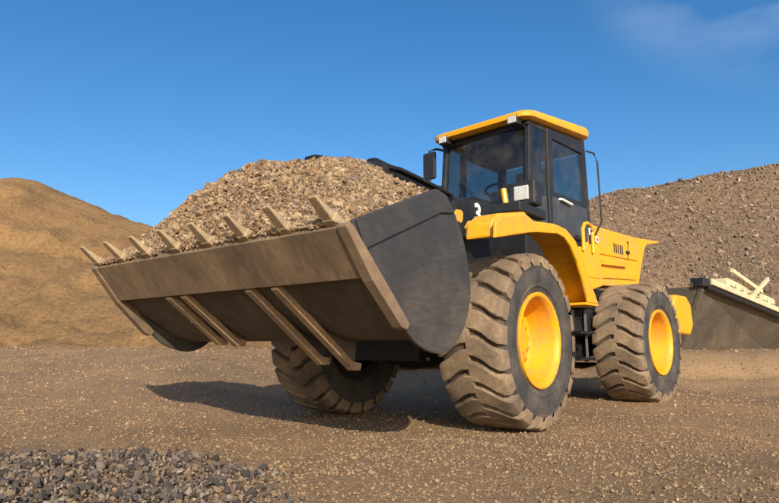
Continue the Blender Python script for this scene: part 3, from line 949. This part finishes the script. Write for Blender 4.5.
# --- cab
ZB, ZT = 1.98, 3.28
cab_floor = MB()
cab_floor.box(-1.18, 0.40, -0.69, 0.69, ZB - 0.02, ZB + 0.06)
cab_floor.box(-1.18, -1.10, -0.66, 0.66, ZB, 2.45)
cab = cab_floor.build('cab', M['plastic'], bevel=0.01, **RR)
cab.scale = (0.92, 0.90, 1.0)
cab.location = local(RR, -0.14, 0, 0)
def post(x0, y0, x1, y1, wd, dp, name='pillar'):
    MB().beam((x0, y0, ZB), (x1, y1, ZT), wd, dp, (1, 0, 0)).build(name, M['plastic'], cab, bevel=0.012)
for s in (1, -1):
    post(0.45, s * 0.68, 0.33, s * 0.66, 0.075, 0.08)
    post(-0.04, s * 0.71, -0.09, s * 0.69, 0.06, 0.085)
    post(-1.15, s * 0.69, -1.12, s * 0.67, 0.08, 0.10)
    # front quarter window and its sill
    MB().prism([(0.39, 2.40), (0.32, 3.22), (-0.04, 3.22), (0.0, 2.40)], s * 0.683, s * 0.691).build('window', M['glass'], cab)
    MB().prism([(0.44, ZB), (0.41, 2.42), (0.0, 2.42), (0.0, ZB)], s * 0.672, s * 0.702).build('sill_panel', M['panel'], cab, bevel=0.008)
    # door: glass above, panel below
    dr = MB()
    dr.prism([(-0.09, ZB + 0.02), (-0.10, 2.44), (-1.10, 2.44), (-1.09, ZB + 0.02)], s * 0.690, s * 0.728)
    door = dr.build('door', M['panel'], cab, bevel=0.015)
    MB().prism([(-0.13, 2.48), (-0.15, 3.18), (-1.05, 3.18), (-1.08, 2.48)], s * 0.694, s * 0.702).build('pane', M['glass'], door)
    fr_ = MB()
    o_ = [(-0.09, 2.43), (-0.12, 3.24), (-1.08, 3.24), (-1.12, 2.43)]
    i_ = [(-0.145, 2.50), (-0.165, 3.17), (-1.04, 3.17), (-1.065, 2.50)]
    for q in range(4):
        fr_.prism([o_[q], o_[(q + 1) % 4], i_[(q + 1) % 4], i_[q]], s * 0.688, s * 0.722)
    fr_.build('door_frame', M['plastic'], door)
    MB().tube([(-0.28, s * 0.728, 2.43), (-0.28, s * 0.765, 2.425), (-0.56, s * 0.765, 2.405), (-0.56, s * 0.728, 2.41)], 0.016, 8).build('handle', M['white'], door, smooth=True)
    # roof lamps, mirrors, rails
    rl = MB().box(0.44, 0.56, s * 0.56 - 0.075, s * 0.56 + 0.075, 3.20, 3.31).build('work_lamp', M['plastic'], cab, bevel=0.015)
    MB().tube([(-1.22, s * 0.70, 3.25), (-1.30, s * 0.78, 3.22), (-1.36, s * 0.80, 3.10), (-1.40, s * 0.80, 2.30), (-1.30, s * 0.74, 2.12)], 0.014, 8).build('grab_rail', M['plastic'], cab, smooth=True)
MB().box(0.37, 0.42, -1.05, -0.82, 2.83, 3.20).build('mirror', M['plastic'], cab, bevel=0.025)
MB().tube([(0.36, -0.68, 3.18), (0.40, -0.80, 3.22), (0.40, -0.93, 3.22), (0.40, -0.93, 2.78), (0.44, -0.68, 2.68)], 0.016, 8).build('mirror_bracket', M['plastic'], cab, smooth=True)
for s in (1, -1):
    MB().box(0.558, 0.572, s * 0.56 - 0.06, s * 0.56 + 0.06, 3.215, 3.297).build('lamp_lens', M['lens'], cab, bevel=0.006)
# curved windscreen
ws = MB()
ny = 12
V, Fq = [], []
for i in range(ny + 1):
    yy = -0.645 + 1.29 * i / ny
    bx = 0.07 * (1 - (yy / 0.66) ** 2)
    V += [(0.44 + bx, yy, 2.20), (0.335 + bx, yy, 3.22), (0.434 + bx, yy, 2.20), (0.329 + bx, yy, 3.22)]
for i in range(ny):
    a = i * 4
    Fq += [(a, a + 4, a + 5, a + 1), (a + 2, a + 3, a + 7, a + 6), (a, a + 2, a + 6, a + 4), (a + 1, a + 5, a + 7, a + 3)]
Fq += [(0, 1, 3, 2), (ny * 4, ny * 4 + 2, ny * 4 + 3, ny * 4 + 1)]
ws.add(V, Fq).build('windscreen', M['glass'], cab, smooth=True)
MB().box(0.42, 0.50, -0.64, 0.64, ZB, 2.21).build('scuttle', M['plastic'], cab, bevel=0.02)
MB().box(0.33, 0.40, -0.64, 0.64, 3.20, 3.28).build('header', M['plastic'], cab, bevel=0.01)
MB().box(-1.155, -1.148, -0.62, 0.62, 2.46, 3.20).build('rear_window', M['glass'], cab)
MB().beam((0.515, 0.05, 2.24), (0.50, -0.30, 2.72), 0.018, 0.018, (1, 0, 0)).build('wiper', M['plastic'], cab)
# roof: rounded shell
def ring(x0, x1, hy, rad, z, cut=0.0):
    pts = []
    for cx, cy, a0 in ((x1 - rad, hy - rad, 0), (x0 + rad, hy - rad, 90), (x0 + rad, -hy + rad, 180), (x1 - rad, -hy + rad, 270)):
        for j in range(7):
            a = math.radians(a0 + j * 15)
            pts.append((cx + rad * math.cos(a), cy + rad * math.sin(a), z))
    return pts
rings = [ring(-1.24, 0.50, 0.74, 0.14, 3.265), ring(-1.27, 0.55, 0.78, 0.16, 3.29), ring(-1.28, 0.56, 0.79, 0.17, 3.36), ring(-1.25, 0.52, 0.77, 0.17, 3.405), ring(-1.12, 0.40, 0.66, 0.17, 3.44), ring(-0.8, 0.1, 0.4, 0.15, 3.455)]
nr = len(rings[0])
V = [(p[0], p[1], 3.265 + (p[2] - 3.265) * (1.0 - 0.35 * max(0, min(1, (p[0] + 0.2) / 0.6))) - 0.075 * (p[0] - 0.5)) for r in rings for p in r]
Fq = [tuple(range(nr - 1, -1, -1)), tuple((len(rings) - 1) * nr + i for i in range(nr))]
for j in range(len(rings) - 1):
    Fq += [(j * nr + i, j * nr + (i + 1) % nr, (j + 1) * nr + (i + 1) % nr, (j + 1) * nr + i) for i in range(nr)]
MB().add(V, Fq).build('roof', M['yellow'], cab, smooth=True, ang=40)
MB().prism([(0.40, 3.215), (0.40, 3.262), (-1.18, 3.375), (-1.18, 3.22)], -0.70, 0.70).build('headliner', M['plastic'], cab, bevel=0.01)
# interior
st = MB()
st.box(-0.72, -0.22, -0.25, 0.25, 2.36, 2.48)
st.beam((-0.70, 0, 2.46), (-0.84, 0, 3.00), 0.46, 0.11, (1, 0, 0))
st.beam((-0.85, 0, 3.02), (-0.89, 0, 3.17), 0.27, 0.09, (1, 0, 0))
st.box(-0.65, -0.30, -0.18, 0.18, 2.06, 2.36)
for s in (1, -1):
    st.box(-0.62, -0.20, s * 0.30 - 0.04, s * 0.30 + 0.04, 2.58, 2.63)
st.build('seat', M['seat'], cab, bevel=0.03)
MB().beam((0.25, 0, 2.05), (0.10, 0, 2.56), 0.10, 0.10, (1, 0, 0)).build('steering_column', M['plastic'], cab, bevel=0.02)
circ = [(0.085 + 0.05 * math.sin(a), 0.19 * math.cos(a), 2.60 + 0.175 * math.sin(a) * 0.35) for a in [2 * math.pi * k / 20 for k in range(20)]]
MB().tube(circ, 0.017, 8, closed=True).build('steering_wheel', M['plastic'], cab, smooth=True)
MB().box(-0.70, 0.0, -0.62, -0.42, 2.05, 2.60).build('console', M['plastic'], cab, bevel=0.03)

# ------------------------------------------------------------------ gravel heaped in the bucket
def heap_z(u, l):
    plane = np.interp(u, [1.25, 1.6, 2.5], [1.58, 1.62, 1.29])
    pr = np.interp(u, [1.15, 1.3, 1.5, 1.75, 2.1, 2.35, 2.45, 2.5], [0.45, 0.66, 0.88, 0.98, 1.0, 0.78, 0.46, 0.10])
    q = np.clip(np.where(l > 0.18, (l - 0.18) / 1.24, -(l - 0.18) / 1.58), 0, 1)
    cr = np.where(l > 0.18, 1 - q ** 1.6, 1 - q ** 2.1)
    lumps = fbm(u * 3, l * 3, 51, 4) * 0.10
    z = plane - 0.03 + (0.545 * cr * pr) + lumps * pr * cr - 0.05 * sstep(1.2, 1.345, np.abs(l))
    return np.maximum(z, 1.305 + (u - 2.5) * 0.9)
us = np.concatenate([np.linspace(1.33, 2.44, 58), [2.48, 2.505, 2.51]])
ls = np.linspace(-1.343, 1.343, 110)
U, Lg = np.meshgrid(us, ls)
Zg = heap_z(U, Lg)
lip_z = heap_z(np.full_like(ls, 2.44), ls)          # the front face spills down onto the lip
Zg[:, -3] = 1.30 + (lip_z - 1.30) * 0.72
Zg[:, -2] = 1.315 + (lip_z - 1.315) * 0.12
Zg[:, -1] = 1.285
V = np.stack([U, Lg, Zg], -1).reshape(-1, 3)
I = np.arange(U.size).reshape(U.shape)
Fc = np.stack([I[:-1, :-1], I[:-1, 1:], I[1:, 1:], I[1:, :-1]], -1).reshape(-1, 4)
base_me = mesh_np('gravel_load', V, Fc, M['heap'], True)
load = link('gravel_load', base_me, None, O, RZ_F)
tag(load, 'heap of tan crushed gravel piled high in the loader bucket', 'gravel')
PAL_H = [(0.29, 0.195, 0.11), (0.34, 0.24, 0.14), (0.21, 0.135, 0.075), (0.25, 0.17, 0.10), (0.14, 0.095, 0.06), (0.38, 0.275, 0.17), (0.27, 0.17, 0.09), (0.23, 0.18, 0.135)]
n = 32000
u = RNG.uniform(1.36, 2.51, n)
l = RNG.uniform(-1.34, 1.34, n)
sz = np.clip(RNG.lognormal(math.log(0.0098), 0.50, n), 0.0045, 0.038)
k = np.abs(l) + sz < 1.345
u, l, sz = u[k], l[k], sz[k]
front = heap_z(np.full_like(l, 2.44), l)
hz = np.where(u < 2.44, heap_z(u, l), np.interp(u, [2.44, 2.48, 2.505, 2.51], [1, 0.72, 0.12, 0.0]) * (front - 1.32) + 1.32)
P = np.stack([u, l, hz + sz * 0.35 + RNG.uniform(0, 0.012, len(u))], 1)
# loose stones on the steep front face, between the teeth
k = (u > 2.30) & (RNG.uniform(0, 1, len(u)) < 0.6)
uf = RNG.uniform(2.435, 2.525, k.sum())
lf = l[k]
zf = np.interp(uf, [2.435, 2.48, 2.51, 2.525], [1, 0.72, 0.12, 0.0]) * (front[k] - 1.33) + 1.33
P = np.concatenate([P, np.stack([uf, lf, zf + sz[k] * 0.3], 1)])
u = np.concatenate([u, uf])
sz = np.concatenate([sz, sz[k]])
Cc = pick(PAL_H, len(u), 0.2)
order = np.argsort(-sz)
big, rest = order[:200], order[200:]
tag(link('load_gravel', rocks('load_gravel', P[rest], sz[rest], Cc[rest], 1.2), load), kind='stuff')
sh = stone_meshes('load_stone', PAL_H, 24)
for i in big:
    o = link('stone', sh[int(RNG.integers(0, 24))], load, P[i])
    o.rotation_euler = (RNG.normal(0, 0.8), RNG.normal(0, 0.8), RNG.uniform(0, 6.28))
    o.scale = (sz[i],) * 3

# ------------------------------------------------------------------ feed hopper at the right, with cream frame on top
HA = Vector((6.32, 12.2, 0))             # near left corner on the ground
hop_dir = Vector((0.737, 0.675, 0))
hrz = math.atan2(hop_dir.y, hop_dir.x)
hz0 = 0.40
hop = link('feed_hopper', None, None, (HA.x, HA.y, hz0), hrz)
tag(hop, 'grey brown steel feed hopper with cream beams, right of the loader', 'hopper')
# x along the top beam, y away; z up
HH, HL, HD = 1.50, 7.0, 2.2
DROP = 0.62
V = [(0, 0, HH), (HL, 0, HH - DROP), (HL, HD, HH - DROP), (0, HD, HH), (0.30, 0.75, -0.1), (HL, 0.75, -0.1), (HL, HD - 0.3, -0.1), (0.30, HD - 0.3, -0.1)]
MB().add(V, [(0, 1, 2, 3), (4, 7, 6, 5), (0, 4, 5, 1), (1, 5, 6, 2), (2, 6, 7, 3), (3, 7, 4, 0)]).build('body', M['hopper'], hop, bevel=0.02)
MB().beam((0.04, 0.0, HH - 0.06), (0.32, 0.70, 0.0), 0.09, 0.10, (1, 0, 0)).build('corner_post', M['hopper'], hop, bevel=0.01)
MB().box(-0.07, 0.30, -0.10, 0.12, HH - 0.02, HH + 0.16).build('corner_block', M['black'], hop, bevel=0.02)
MB().prism([(0.30, HH + 0.03), (0.30, HH + 0.16), (HL, HH + 0.16 - DROP), (HL, HH + 0.03 - DROP)], -0.14, 0.02).build('top_beam', M['cream'], hop, bevel=0.012)
MB().prism([(0.20, HH - 0.06), (0.20, HH + 0.025), (HL, HH + 0.025 - DROP), (HL, HH - 0.06 - DROP)], -0.10, 0.04).build('beam_shoe', M['black'], hop, bevel=0.012)
FX = 2.6
ZF = HH - DROP * FX / HL
frm = MB()
frm.box(FX, FX + 0.20, 0.35, 0.62, ZF - 0.05, ZF + 0.62)
frm.prism([(FX + 0.2, ZF + 0.46), (FX + 0.2, ZF + 0.62), (FX + 3.6, ZF + 0.30), (FX + 3.6, ZF + 0.14)], 0.36, 0.46)
frm.prism([(FX + 0.2, ZF + 0.12), (FX + 0.2, ZF + 0.26), (FX + 3.6, ZF - 0.06), (FX + 3.6, ZF - 0.20)], 0.36, 0.46)
fr = frm.build('cream_frame', M['cream'], hop, bevel=0.015)
for xx in (0.55, 1.05, 1.6, 2.2, 2.9):
    zz = ZF - DROP * xx / HL
    MB().box(FX + xx, FX + xx + 0.20, 0.31, 0.355, zz - 0.08, zz + 0.56).build('post', M['cream'], fr, bevel=0.012)
MB().beam((FX + 0.1, 0.26, ZF + 0.80), (FX + 2.2, 0.26, ZF + 0.42), 0.06, 0.10).build('slat', M['cream'], fr)
MB().beam((FX + 1.1, 0.20, ZF + 0.20), (FX + 2.6, 0.20, ZF + 0.78), 0.06, 0.10).build('slat', M['cream'], fr)
MB().beam((FX + 0.3, 0.14, ZF + 0.14), (FX + 3.2, 0.14, ZF - 0.14), 0.06, 0.09).build('slat', M['cream'], fr)
MB().beam((FX - 1.2, 0.7, ZF + 0.50), (FX + 0.2, 0.7, ZF + 0.52), 0.06, 0.10).build('dark_bar', M['black'], hop)
MB().beam((FX - 0.9, 0.5, ZF + 0.24), (FX + 0.1, 0.5, ZF + 0.22), 0.05, 0.07).build('dark_bar', M['black'], hop)
